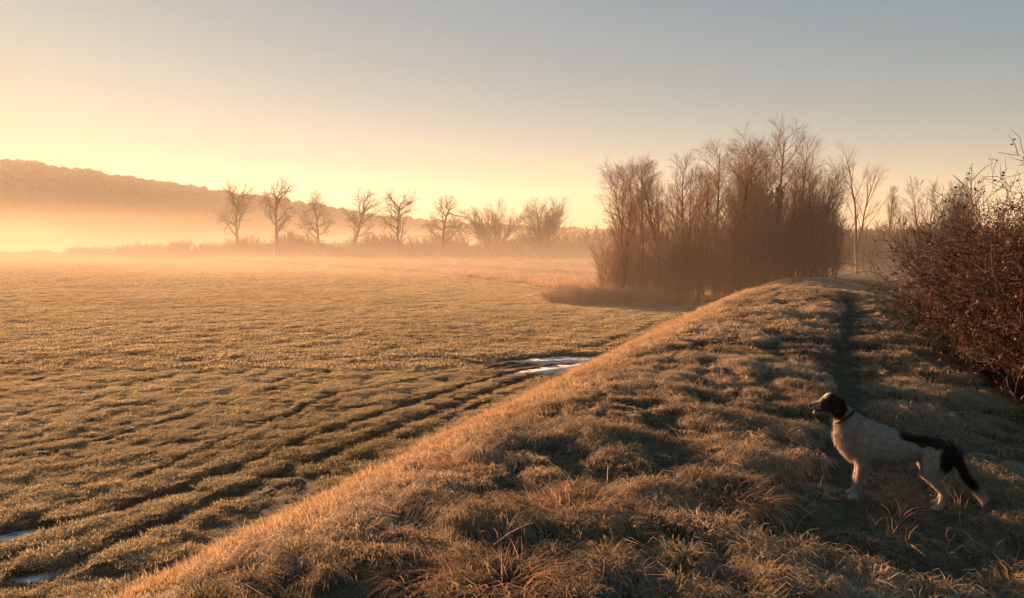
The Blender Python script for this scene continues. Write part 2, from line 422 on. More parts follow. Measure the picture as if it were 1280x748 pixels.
# field: low clumpy crop
def ditch_side(x, y):
    return y - np.interp(x, [-60, -40, -10, -2, 3, 6, 12, 40], [150, 121, 88, 70, 57, 48, 44, 40])
fv = [tuft_mesh('t', M_fieldg, 90, .16, .03, .085, .008, .6, .5, 160 + k) for k in range(4)]
fx = [tuft_mesh('t', M_fieldg, 80, .8, .06, .14, .05, .6, .5, 190 + k) for k in range(4)]
fw = [tuft_mesh('t', M_fieldg, 90, .36, .05, .11, .022, .6, .5, 170 + k) for k in range(4)]
def prf(sd):
    def f(x, y, u, bk, mu, tr, tp):
        c = noise(x * 1.4, y * 1.9, 46) * .55 + noise(x * 4.2, y * 4.2, 47) * .45
        g = (1 - bk) * (u < -6.3) * (ditch_side(x, y) < 1) * np.clip(1.15 - 1.75 * mu, 0, 1) * (.4 + .9 * sstep(.36, .58, c)) * (.35 + .65 * clump(x * .8 + 50, y * .8))
        for p in PUDDLES: g = g * (puddle_r(x, y, p) > 1.5)
        return g
    return f
for name, n, xr, yr, var, sc, lab in (('field_grass', 120000, (-16, 8), (7, 22), fv, 1.0, 'low green-brown clumps of frosted grass in the near field'),
                                  ('distant_field_grass', 110000, (-48, 16), (22, 62), fw, 1.0, 'frosted pale grass covering the field farther out'),
                                  ('remote_field_grass', 90000, (-110, 10), (60, 150), fx, 1.0, 'pale frosted grass of the field under the mist')):
    x, y, z, u, mu, tr, tp, r = sample(n, xr, yr, 61 + n % 7, prf(0))
    m = len(x); c = noise(x * 1.4, y * 1.9, 46)
    s = sc * r.uniform(.6, 1.2, m) * (.45 + .6 * c + .3 * clump(x * .8 + 50, y * .8))
    scatter(name, np.stack([x, y, z], 1), np.stack([r.normal(0, .1, m), r.normal(0, .1, m), r.uniform(0, 6.28, m)], 1),
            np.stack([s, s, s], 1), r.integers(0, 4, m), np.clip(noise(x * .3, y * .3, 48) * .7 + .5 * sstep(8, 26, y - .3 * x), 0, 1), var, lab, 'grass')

# rough taller grass beyond the ditch
rv = [tuft_mesh('t', M_straw, 60, .8, .35, .9, .06, .4, .5, 180 + k) for k in range(4)]
def prr(x, y, u, bk, mu, tr, tp): return (ditch_side(x, y) > .6) * (1 - bk) * (.3 + .7 * sstep(.35, .6, noise(x * .25, y * .25, 49)))
x, y, z, u, mu, tr, tp, r = sample(40000, (-110, 30), (42, 165), 77, prr)
m = len(x); s = r.uniform(.5, 1.1, m)
scatter('rough_grass', np.stack([x, y, z], 1), np.stack([r.normal(0, .1, m), r.normal(0, .1, m), r.uniform(0, 6.28, m)], 1),
        np.stack([s, s, s], 1), r.integers(0, 4, m), noise(x * .1, y * .1, 50), rv, 'tall rough pinkish dead grass beyond the field ditch', 'grass')

# ------------------------------------------------------------------ bare trees
def tubes(segs, sides):
    """segs: array (n, 8) p0, p1, r0, r1 -> verts, faces"""
    P0, P1, r0, r1 = segs[:, :3], segs[:, 3:6], segs[:, 6], segs[:, 7]
    d = P1 - P0; d /= (np.linalg.norm(d, axis=1, keepdims=True) + 1e-9)
    up = np.where(np.abs(d[:, 2:3]) > .9, np.array([[1., 0, 0]]), np.array([[0, 0, 1.]]))
    a = np.cross(d, up); a /= np.linalg.norm(a, axis=1, keepdims=True); b = np.cross(d, a)
    n = len(segs); Vs = []
    for P, rr in ((P0, r0), (P1, r1)):
        for k in range(sides):
            t = 2 * math.pi * k / sides
            Vs.append(P + rr[:, None] * (math.cos(t) * a + math.sin(t) * b))
    V_ = np.stack(Vs, 1).reshape(-1, 3)
    base = np.arange(n)[:, None] * 2 * sides
    F_ = []
    for k in range(sides):
        k2 = (k + 1) % sides
        F_.append(np.concatenate([base + k, base + k2, base + sides + k2, base + sides + k], 1))
    return V_, np.concatenate(F_)

def norm(v):
    l = math.sqrt(v[0] ** 2 + v[1] ** 2 + v[2] ** 2) or 1
    return [v[0] / l, v[1] / l, v[2] / l]

def grow(out, p, d, L, r, lvl, P, rnd):
    segn = P['seg'][lvl]; ns = max(2, segn); st = L / ns
    nch = P['kids'][lvl] if lvl < len(P['kids']) else 0
    t0 = P['bare'][lvl] if lvl < len(P['bare']) else .1
    spots = sorted(t0 + (1 - t0) * (k + rnd.random()) / nch for k in range(nch)) if nch else []
    rt = r * P['taper'][lvl]
    ch = 0; phi = rnd.random() * 6.28
    for k in range(ns):
        ta, tb = k / ns, (k + 1) / ns
        ra, rb = r + (rt - r) * ta, r + (rt - r) * tb
        q = [p[0] + d[0] * st, p[1] + d[1] * st, p[2] + d[2] * st]
        out[min(lvl, 3)].append(p + q + [ra, rb])
        while ch < len(spots) and spots[ch] <= tb:
            s = (spots[ch] - ta) / (tb - ta); pp = [p[j] + (q[j] - p[j]) * s for j in range(3)]
            an = P['angle'][lvl] * rnd.uniform(.7, 1.3); phi += 2.4 + rnd.uniform(-.5, .5)
            ax = norm([-d[1], d[0], 1e-3]) if abs(d[2]) < .95 else [1, 0, 0]
            bx = [d[1] * ax[2] - d[2] * ax[1], d[2] * ax[0] - d[0] * ax[2], d[0] * ax[1] - d[1] * ax[0]]
            sd_ = [math.cos(phi) * ax[j] + math.sin(phi) * bx[j] for j in range(3)]
            nd = norm([math.cos(an) * d[j] + math.sin(an) * sd_[j] for j in range(3)])
            cl = P['len'][lvl] * (1 - P['shrink'][lvl] * (spots[ch] - t0) / (1 - t0)) * rnd.uniform(.7, 1.25)
            cr = max(P['rmin'], min(ra * .7, P['crad'][lvl] * rnd.uniform(.8, 1.2)))
            grow(out, pp, nd, cl, cr, lvl + 1, P, rnd); ch += 1
        jt = P['jit'][lvl]
        d = norm([d[0] + rnd.gauss(0, jt), d[1] + rnd.gauss(0, jt), d[2] + rnd.gauss(0, jt) + P['up'][lvl]])
        p = q
    return p

def tree_meshes(name, P, H, r0, seed, stems=1, spread=0, lean=(0, 0), mat=None, twigmat=None, ivy=0):
    rnd = random.Random(seed); out = [[], [], [], []]
    for k in range(stems):
        a = rnd.random() * 6.28; sp = spread * (rnd.random() ** .5)
        d = norm([math.sin(sp) * math.cos(a) + lean[0], math.sin(sp) * math.sin(a) + lean[1], 1])
        grow(out, [.12 * k ** .5 * math.cos(a), .12 * k ** .5 * math.sin(a), -.15], d, H * rnd.uniform(.8, 1) if k else H, r0 * (rnd.uniform(.6, 1) if k else 1), 0, P, rnd)
    res = {}
    V_, F_ = tubes(np.array(out[0]), 7); res['trunk'] = mesh_np(name + '_trunk', V_, F_, mat or M_bark, True)
    Vs, Fs, o = [], [], 0
    for l, sd_ in ((1, 5), (2, 3), (3, 3)):
        if out[l]:
            V_, F_ = tubes(np.array(out[l]), sd_); Vs.append(V_); Fs.append(F_ + o); o += len(V_)
    if Vs: res['crown'] = mesh_np(name + '_crown', np.concatenate(Vs), np.concatenate(Fs), twigmat or M_twig)
    if ivy:
        seg = np.array(out[0]); pts = []
        r = np.random.default_rng(seed)
        for s in seg:
            if s[2] < ivy * H and r.random() < .9:
                n = int(260 * max(.3, s[6] / r0)); t = r.uniform(0, 1, n)[:, None]
                c = s[:3] + (s[3:6] - s[:3]) * t; rad = (s[6] + .08 + .42 * r.random()) * r.uniform(.5, 1, n)[:, None]
                a = r.uniform(0, 6.28, n)[:, None]
                pts.append(c + np.concatenate([rad * np.cos(a), rad * np.sin(a), r.normal(0, .1, (n, 1))], 1))
        V_, F_ = leaves(np.concatenate(pts), .11, r); res['ivy'] = mesh_np(name + '_ivy', V_, F_, M_ivy)
    return res

def leaves(P, size, r):
    n = len(P); a = r.normal(0, 1, (n, 3)); a /= np.linalg.norm(a, axis=1, keepdims=True)
    b = np.cross(a, r.normal(0, 1, (n, 3))); b /= np.linalg.norm(b, axis=1, keepdims=True)
    s = size * r.uniform(.6, 1.3, (n, 1))
    V_ = np.stack([P - a * s, P + b * s * .55, P + a * s, P - b * s * .55], 1).reshape(-1, 3)
    return V_, np.arange(4 * n).reshape(n, 4)

def top_z(meshes):
    m = 0
    for me in meshes.values():
        c = np.empty(len(me.vertices) * 3, np.float32); me.vertices.foreach_get('co', c); m = max(m, float(c[2::3].max()))
    return m
def place(meshes, name, x, y, label, cat, group=None, rz=0, sc=1.0, scz=None, z=None):
    e = bpy.data.objects.new(name, None); COL.objects.link(e)
    e.location = (x, y, gz(x, y) - .03 if z is None else z); e.rotation_euler = (0, 0, rz); e.scale = (sc, sc, scz or sc)
    e.empty_display_size = .2
    tag(e, label, cat, group)
    for k, me in meshes.items():
        c = bpy.data.objects.new(k, me); COL.objects.link(c); c.parent = e
    return e

# slender upright trees of the thicket (about 11 m)
P_SLIM = dict(seg=[16, 6, 4, 3], kids=[26, 8, 5], bare=[.3, .2, .2], taper=[.12, .2, .3, .4], angle=[.55, .6, .6],
              len=[3.0, 1.15, .5], shrink=[.62, .5, .3], crad=[.035, .014, .009], jit=[.035, .07, .1, .12], up=[.02, .06, .03, 0], rmin=.008)
P_BROAD = dict(P_SLIM, kids=[24, 9, 6], len=[4.0, 1.5, .6], angle=[.7, .6, .6], bare=[.3, .25, .2])
P_OPEN = dict(P_SLIM, kids=[12, 7, 4], len=[3.6, 1.3, .5], angle=[.5, .55, .6], bare=[.35, .2, .2], up=[.01, .07, .04, 0], jit=[.06, .09, .12, .12])
P_BROOM = dict(P_SLIM, kids=[22, 6, 4], len=[2.4, .9, .4], angle=[.38, .4, .5], bare=[.15, .15, .2], up=[.02, .05, .05, 0])
slim = [tree_meshes('slim_a', P_SLIM, 9.6, .13, 1), tree_meshes('slim_b', P_SLIM, 9.6, .12, 2, 2, .12),
        tree_meshes('slim_c', P_SLIM, 9.6, .12, 3, 2, .2), tree_meshes('slim_d', P_SLIM, 9.6, .13, 4)]
broad = tree_meshes('broad', P_BROAD, 11.6, .2, 6, 2, .16, ivy=.62)
broad2 = tree_meshes('broad_b', P_BROAD, 10.6, .17, 7, 2, .2, ivy=.55)
lean_r = tree_meshes('leaning', P_SLIM, 9.5, .14, 8, 2, .12, lean=(.38, .0), ivy=.4)
open_t = tree_meshes('open', P_OPEN, 11.5, .15, 9, 2, .12)
TH = 'bare trees of the riverside thicket'
def PX(px, Y): return (px - 640) / 1000.0 * Y
def hz(pytop, Y, x): return (EYE + (300 - pytop) / 1000.0 * Y * 1.0 - gz(x, Y))
thick = [ # px, Y, top py, mesh, native height, rz, label
    (776, 45, 192, slim[1], 9.6, .3, 'thin bare tree at the open left-hand end of the thicket, forked low down'),
    (803, 47, 190, slim[0], 9.6, 1.2, 'thin bare tree second from the left-hand end of the thicket'),
    (828, 46, 196, slim[3], 9.6, 2.0, 'narrow bare tree third from the left end of the thicket'),
    (852, 48, 186, slim[2], 9.6, 4.0, 'bare twin-stemmed tree just left of the gap in the thicket skyline'),
    (893, 49, 168, slim[0], 9.6, 5.0, 'single-stemmed bare tree with a thin tip left of the tallest trees'),
    (926, 48, 152, broad2, 10.6, .5, 'bare ivy-clad tree second tallest in the thicket, just left of the tallest'),
    (965, 50, 138, broad, 11.6, 2.2, 'tallest bare tree of the thicket with ivy round its dark trunk'),
    (992, 51, 168, slim[3], 9.6, 3.3, 'bare tree pressed against the right side of the tallest tree'),
    (1003, 47, 192, lean_r, 9.5, 0.0, 'bare ivy-clad tree leaning right at the right side of the thicket'),
    (1022, 55, 205, slim[1], 9.6, 1.7, 'shorter bare tree at the right shoulder of the thicket'),
    (945, 54, 190, slim[2], 9.6, 2.6, 'bare tree half hidden behind the ivy-clad trees'),
    (877, 53, 205, slim[1], 9.6, 3.6, 'low bare tree standing in the gap of the thicket skyline'),
]
rt_ = random.Random(9)
for k in range(10):
    thick.append((775 + 27 * k + rt_.uniform(-6, 6), rt_.uniform(46, 58), 205 + rt_.uniform(-10, 35) - 18 * math.exp(-((k - 6) / 2.5) ** 2), slim[k % 4], 9.6, rt_.random() * 6.28,
                  'one of the slim bare stems crowded together inside the thicket below the taller crowns'))
for px, Yd, top, ms, nh, rz, lab in thick:
    x_ = PX(px, Yd); place(ms, 'bare_tree', x_, Yd, lab, 'tree', TH, rz, hz(top, Yd, x_) / top_z(ms))
x_ = PX(1072, 62); place(open_t, 'bare_tree', x_, 62, 'open airy bare tree standing alone right of the thicket', 'tree', None, .6, hz(168, 62, x_) / top_z(open_t))
oval = tree_meshes('oval', dict(P_BROOM, kids=[26, 8, 5], len=[1.8, .8, .4], shrink=[.5, .5, .3]), 8, .12, 12)
x_ = PX(1107, 70); place(oval, 'bare_tree', x_, 70, 'small narrow oval bare tree in the gap at the end of the bank', 'tree', None, 0, hz(230, 70, x_) / top_z(oval))
broom = tree_meshes('broom', P_BROOM, 7, .07, 13, 9, .42)
x_ = PX(1165, 42); place(broom, 'bare_tree', x_, 42, 'many-stemmed broom-shaped bare tree above the right-hand hedge', 'tree', None, 0, hz(213, 42, x_) / top_z(broom))
x_ = PX(1215, 36); place(broom, 'bare_tree', x_, 36, 'low many-stemmed bare tree behind the twiggy near hedge', 'tree', None, 2.0, hz(243, 36, x_) / top_z(broom))

# far row of rounded trees
P_ROUND = dict(seg=[8, 8, 5, 3], kids=[12, 10, 6], bare=[.33, .2, .15], taper=[.35, .2, .3, .5], angle=[.95, .75, .6],
               len=[4.9, 2.3, 1.0], shrink=[.35, .4, .3], crad=[.14, .05, .026], jit=[.12, .2, .22, .22], up=[.02, .045, .03, 0], rmin=.02)
rnd_t = [tree_meshes('round_a', P_ROUND, 9, .42, 21, mat=M_farbark, twigmat=M_farbark), tree_meshes('round_b', P_ROUND, 9, .4, 22, mat=M_farbark, twigmat=M_farbark),
         tree_meshes('round_c', P_ROUND, 9, .42, 23, mat=M_farbark, twigmat=M_farbark), tree_meshes('round_d', P_ROUND, 9, .35, 24, mat=M_farbark, twigmat=M_farbark)]
P_FAN = dict(P_ROUND, seg=[10, 6, 5, 3], kids=[12, 8, 6], bare=[.25, .2, .15], angle=[.5, .5, .5], len=[5.5, 2.3, 1.0], taper=[.15, .2, .3, .5], up=[.01, .06, .03, 0], jit=[.06, .09, .1, .12], crad=[.12, .05, .03])
fan = tree_meshes('fan', P_FAN, 12, .26, 25, 8, .6, mat=M_farbark, twigmat=M_farbark)
fan2 = tree_meshes('fan_b', P_FAN, 12, .24, 26, 9, .75, mat=M_farbark, twigmat=M_farbark)
FR = 'row of bare trees across the misty field'
far = [ # px, Y, top py, mesh, native h, rz, label
    (296, 150, 221, rnd_t[3], 13.2, .3, 'faint small bare tree at the left-hand end of the field row'),
    (346, 140, 219, rnd_t[0], 13.2, 1.0, 'dark dense bare tree with spreading branches, second from the left in the row'),
    (398, 150, 232, rnd_t[1], 13.2, 2.4, 'low bare tree third from the left in the field row'),
    (442, 150, 232, rnd_t[2], 13.2, 4.0, 'bare tree leaning left with a crooked trunk in the middle of the row'),
    (497, 140, 231, rnd_t[3], 13.2, 5.3, 'bare tree with a round crown near the middle of the field row'),
    (553, 138, 239, rnd_t[1], 13.2, 5.6, 'wide spreading bare tree just left of the two brushy willows'),
    (618, 142, 245, fan, 12, .6, 'left one of the two brushy many-stemmed willows'),
    (679, 134, 243, fan2, 12, 2.0, 'right one of the two brushy many-stemmed willows'),
]
for px, Yd, top, ms, nh, rz, lab in far:
    x_ = PX(px, Yd); place(ms, 'field_tree', x_, Yd, lab, 'tree', FR, rz, hz(top, Yd, x_) / top_z(ms) * (.74 if px < 500 else .9), scz=hz(top, Yd, x_) / top_z(ms))

# scrub
P_BUSH = dict(seg=[7, 4, 3], kids=[10, 5], bare=[.15, .1], taper=[.2, .3, .4], angle=[.55, .6], len=[1.1, .5], shrink=[.4, .3],
              crad=[.012, .007], jit=[.09, .12, .15], up=[.04, .05, 0], rmin=.006)
def bush(name, seed, stems, H, spread, mat, P=P_BUSH, leafn=0, lsize=.03, r0=.022):
    rnd = random.Random(seed); out = [[], [], [], []]
    for k in range(stems):
        a = rnd.random() * 6.28; sp = spread * (rnd.random() ** .7); rb = .5 * rnd.random() ** .5
        grow(out, [rb * math.cos(a), rb * math.sin(a), -.1], norm([math.sin(sp) * math.cos(a), math.sin(sp) * math.sin(a), math.cos(sp)]),
             H * rnd.uniform(.55, 1), r0, 0, P, rnd)
    Vs, Fs, o = [], [], 0; tips = []
    for l in range(4):
        if out[l]:
            sg = np.array(out[l]); tips.append(sg[:, 3:6]) if l else None
            V_, F_ = tubes(sg, 3); Vs.append(V_); Fs.append(F_ + o); o += len(V_)
    res = {'branches': mesh_np(name, np.concatenate(Vs), np.concatenate(Fs), mat)}
    if leafn:
        r = np.random.default_rng(seed); tp = np.concatenate(tips)
        tp = tp[r.integers(0, len(tp), leafn)] + r.normal(0, .03, (leafn, 3))
        V_, F_ = leaves(tp, lsize, r); res['leaves'] = mesh_np(name + '_leaves', V_, F_, M_leaf)
    return res
scr = [bush('scrub_%d' % k, 40 + k, 40, 4.2, .28, M_twig, dict(P_BUSH, angle=[.4, .5], len=[1.0, .5])) for k in range(3)]
rs = random.Random(5)
for k in range(22):
    px = 770 + 285 * ((k % 11) + rs.uniform(-.4, .4)) / 11; Yd = (44.5 if k < 11 else 50) + rs.uniform(-1, 1.5)
    x_ = PX(px, Yd); mid = 1 - abs(px - 960) / 200
    place(scr[k % 3], 'scrub_bush', x_, Yd, 'dense brown bare scrub bush filling the misty foot of the thicket', 'bush', 'scrub bushes among the thicket trees',
          rs.random() * 6.28, rs.uniform(.6, 1.1) + .3 * max(0, mid))
low = [bush('low_%d' % k, 50 + k, 60, 1.0, .9, M_straw, dict(P_BUSH, len=[.45, .2]), r0=.014) for k in range(2)]
M_lowt = mat_plain('low_scrub_stems', (.34, .21, .14), (.5, .33, .23), .9, 4)
for ms in low: ms['branches'].materials.clear(); ms['branches'].materials.append(M_lowt)
for k in range(22):
    t = (k / 21) ** 1.3; px = 695 + 150 * t + rs.uniform(-6, 6); Yd = 46.5 - 2.5 * t + rs.uniform(-1.5, 1.5)
    x_ = PX(px, Yd)
    place(low[k % 2], 'low_shrub', x_, Yd, 'knee-high russet shrub in the fringe along the front of the thicket', 'bush', 'low shrubs fringing the thicket',
          rs.random() * 6.28, rs.uniform(.55, 1.25))

# hedge on the right shoulder of the bank
P_HAW = dict(P_BUSH, kids=[12, 7], jit=[.16, .2, .22], angle=[.8, .8], len=[.8, .36], up=[.02, .01, 0], crad=[.008, .005], rmin=.004)
haw = [bush('hawthorn_%d' % k, 60 + k, 90, 2.9, .8, M_red, P_HAW, 9000, .022, .014) for k in range(4)]
hedge = [(7.5, 10.6), (8.0, 11.6), (8.1, 12.8), (8.8, 14.4), (9.6, 16.4), (10.6, 18.0), (11.7, 20), (12.8, 22), (13.8, 24.2), (14.9, 26.6), (16.1, 29.2), (17.4, 32), (18.9, 35), (20.5, 38.5), (22.2, 42),
         (8.9, 11.5), (10.6, 15), (13.0, 19), (15.2, 23), (17.6, 28), (21, 34), (12.2, 16.5)]
for k, (x_, Yd) in enumerate(hedge):
    labs = {0: 'nearest tangled hawthorn bush at the right edge of the bank', }
    place(haw[k % 4], 'hedge_bush', x_ + 1.0 + .022 * Yd, Yd, labs.get(k, 'reddish-brown bare hawthorn bush in the hedge along the right of the bank'), 'bush',
          None if k in labs else 'bushes of the hedge right of the bank', rs.random() * 6.28, (1.1 + .2 * rs.random()) * float(np.interp(Yd, [11, 18, 30], [1.1, 1.12, .82])))
# bramble skirt at the hedge foot
brm = [bush('bramble_%d' % k, 70 + k, 46, .8, 1.2, M_red, dict(P_HAW, len=[.4, .2], up=[-.02, -.02, 0]), 700, .022, .009) for k in range(2)]
for k in range(17):
    Yd = 8.8 + 1.35 * k; x_ = .42 * Yd + 2.85 + rs.uniform(-.2, .25) + .02 * k
    place(brm[k % 2], 'bramble', x_, Yd, 'low russet bramble mound at the foot of the right-hand hedge', 'bramble', 'brambles along the hedge foot', rs.random() * 6.28, .9 + .4 * rs.random())

# hedgerow behind the field: one mass of bushes
def merged(meshes_np, places, mat, name):
    Vs, Fs, o = [], [], 0
    for (V_, F_), (x_, y_, z_, s_, sz, rz) in places_iter(meshes_np, places):
        c, sn = math.cos(rz), math.sin(rz)
        W = np.stack([(V_[:, 0] * c - V_[:, 1] * sn) * s_ + x_, (V_[:, 0] * sn + V_[:, 1] * c) * s_ + y_, V_[:, 2] * sz + z_], 1)
        Vs.append(W); Fs.append(F_ + o); o += len(V_)
    return mesh_np(name, np.concatenate(Vs), np.concatenate(Fs), mat)
def places_iter(ms, places):
    for k, p in enumerate(places): yield ms[k % len(ms)], p
def farbush(seed):
    rnd = random.Random(seed); out = [[], [], [], []]
    P = dict(P_BUSH, kids=[7, 4], len=[2.0, .9], crad=[.06, .05], rmin=.045, seg=[4, 3, 2])
    for k in range(16):
        a = rnd.random() * 6.28; sp = .8 * rnd.random()
        grow(out, [math.cos(a) * rnd.random() * 1.5, math.sin(a) * rnd.random() * 1.5, -.3], norm([math.sin(sp) * math.cos(a), math.sin(sp) * math.sin(a), 1]), rnd.uniform(2.5, 4.5), .09, 0, P, rnd)
    return tubes(np.array(sum(out, [])), 3)
fb = [farbush(80 + k) for k in range(3)]
pl = []
for k in range(150):
    t = k / 149; x_ = -130 + 175 * t; y_ = 178 - 30 * t + rs.uniform(-3, 3) - 6 * math.sin(t * 3)
    pl.append((x_, y_, -2, 1.1, rs.uniform(.6, 1.3) * float(np.interp(t, [0, .35, .6, 1], [.2, .55, 1, 1])) * (.7 + .6 * float(noise(np.array([x_ * .06]), np.array([3.]), 5)[0])), rs.random() * 6.28))
tag(link('hedgerow', merged(fb, pl, M_farbark, 'hedgerow')), 'long dark hedgerow behind the misty field under the row of bare trees', 'hedge')
pl = []
for k in range(46):
    x_ = 20 + 30 * rs.random(); y_ = 78 + 12 * rs.random()
    pl.append((x_, y_, -1.8, .8, rs.uniform(.9, 1.15), rs.random() * 6.28))
tag(link('hedgerow', merged(fb, pl, M_farbark, 'hedgerow_end')), 'dark low hedgerow closing the gap at the end of the bank', 'hedge')

# ------------------------------------------------------------------ wooded hill
hx = [-2600, -900, -448, -308, -238, -168, -112, -30, 70, 300, 900, 2600]
hh = [95, 92, 71, 51, 40, 30, 20, 13, 7, 6, 10, 10]
def hill_h(x, y):
    H_ = np.interp(x, hx, hh) - 4
    return -2.3 + H_ * sstep(380, 700, y + .1 * x) + .08 * H_ * fbm(x * .01, y * .01, 90, 3)
gx = np.linspace(-1700, 1700, 220); gy = np.linspace(380, 1500, 60)
GX, GY = np.meshgrid(gx, gy); GZ = hill_h(GX, GY)
i = np.arange(GX.size).reshape(GX.shape)
tag(link('hill', mesh_np('hill', np.stack([GX.ravel(), GY.ravel(), GZ.ravel()], 1),
    np.stack([i[:-1, :-1].ravel(), i[:-1, 1:].ravel(), i[1:, 1:].ravel(), i[1:, :-1].ravel()], 1), M_wood, True)), kind='structure')
def crown_blob(seed, cone=False):
    r = np.random.default_rng(seed); n = 520
    if cone:
        t = r.uniform(0, 1, n) ** .6; rad = (1 - t * .0) * t * 1.0; a = r.uniform(0, 6.28, n)
        P = np.stack([rad * np.cos(a), rad * np.sin(a), 3.2 * (1 - t) + .3], 1)
        P = np.stack([P[:, 0], P[:, 1], P[:, 2]], 1)
    else:
        d = r.normal(0, 1, (n, 3)); d /= np.linalg.norm(d, axis=1, keepdims=True)
        P = d * (.55 + .45 * r.uniform(0, 1, (n, 1))) * np.array([1.2, 1.2, 1.0]) * (.8 + .4 * noise(d[:, 0] * 2 + 5, d[:, 2] * 2 + 5, seed))[:, None]
        P[:, 2] += 1.1
    V_, F_ = leaves(P, .2, r)
    return mesh_np('far_crown', V_, F_, M_wood)
cb = [crown_blob(90 + k) for k in range(4)] + [crown_blob(97, True)]
n = 15000
r = np.random.default_rng(91); x = r.uniform(-900, 700, n); y = r.uniform(400, 760, n)
k = (r.uniform(0, 1, n) < np.interp(x, [-900, -100, 100, 700], [1, .8, .35, .3])); x, y = x[k], y[k]
m = len(x); z = hill_h(x, y) - .5; s = r.uniform(2.4, 4.4, m); idx = np.where(r.uniform(0, 1, m) < .0, 4, r.integers(0, 4, m))
scatter('wood', np.stack([x, y, z], 1), np.stack([0 * x, 0 * x, r.uniform(0, 6.28, m)], 1), np.stack([s, s, s * r.uniform(.8, 1.25, m)], 1), idx,
        r.uniform(0, 1, m), cb, 'hazy far-off wood covering the long hill', 'wood')

# ------------------------------------------------------------------ prominent tussocks, stalks and twig
tus = [(1.40, 5.0, 1.35, 'reddish shaggy dead grass tussock left of the dog, nearest to it'),
       (.36, 4.65, 1.3, 'domed straw tussock left of the shaggy reddish one, lit from behind'),
       (.75, 3.9, 1.0, 'small pale tussock below the domed straw tussock'),
       (-.05, 3.55, 1.35, 'broad upright tussock at the bottom of the photo, its blades catching light'),
       (-.42, 3.7, 1.0, 'small round tussock near the left foot of the bank top'),
       (1.55, 5.9, 1.1, 'dry tussock up the bank beyond the shaggy reddish one'),
       (-.35, 5.6, 1.0, 'ragged tussock on the bank crest above the golden slope'),
       (3.1, 8.6, 1.2, 'pale tussock beside the dark path beyond the dog')]
tm = [tuft_mesh('tussock_%d' % k, M_straw, 520, .12, .10, .20, .0032, .8, .5, 200 + k, 4) for k in range(3)]
for k, (x_, y_, s_, lab) in enumerate(tus):
    o = link('grass_tussock', tm[k % 3], None, (x_, y_, gz(x_, y_)), k * 1.3); o.scale = (s_ * 1.7, s_ * 1.7, s_ * 1.15)
    tag(o, lab, 'tussock', 'standing tussocks on the bank top')

def stalk_mesh(seed):
    return tuft_mesh('t', M_straw, 5, .05, .16, .34, .004, .35, .5, seed, 4)
x, y, z, u, mu, tr, tp, r = sample(5200, (-4, 20), (2.5, 22), 303, lambda x, y, u, bk, mu, tr, tp: tp * (1 - tr) * (.15 + .85 * sstep(.5, .7, noise(x * .8, y * .8, 304))))
m = len(x); s_ = r.uniform(.6, 1.15, m)
scatter('dead_stalks', np.stack([x, y, z], 1), np.stack([r.normal(0, .35, m), r.normal(0, .35, m), r.uniform(0, 6.28, m)], 1), np.stack([s_, s_, s_], 1),
        r.integers(0, 4, m), r.uniform(0, 1, m), [stalk_mesh(310 + k) for k in range(4)], 'thin dead stalks leaning among the grass of the bank', 'grass')
def polytube(pts, rads, name, mat, sides=6):
    sg = np.array([list(a) + list(b) + [ra, rb] for a, b, ra, rb in zip(pts[:-1], pts[1:], rads[:-1], rads[1:])])
    V_, F_ = tubes(sg, sides); return mesh_np(name, V_, F_, mat, True)
M_stick = mat_plain('stick', (.20, .12, .07), (.30, .19, .12), .8, 20)
zb = gz(-.08, 4.0)
sp = [(-.14, 3.95, zb + .03), (-.08, 3.98, zb + .085), (-.01, 4.0, zb + .13), (.05, 4.03, zb + .15), (.11, 4.06, zb + .165)]
tag(link('fallen_stick', polytube(sp, [.008, .0075, .007, .006, .004], 'fallen_stick', M_stick)), 'thin bent brown stick lying across the grass near the bottom', 'stick')

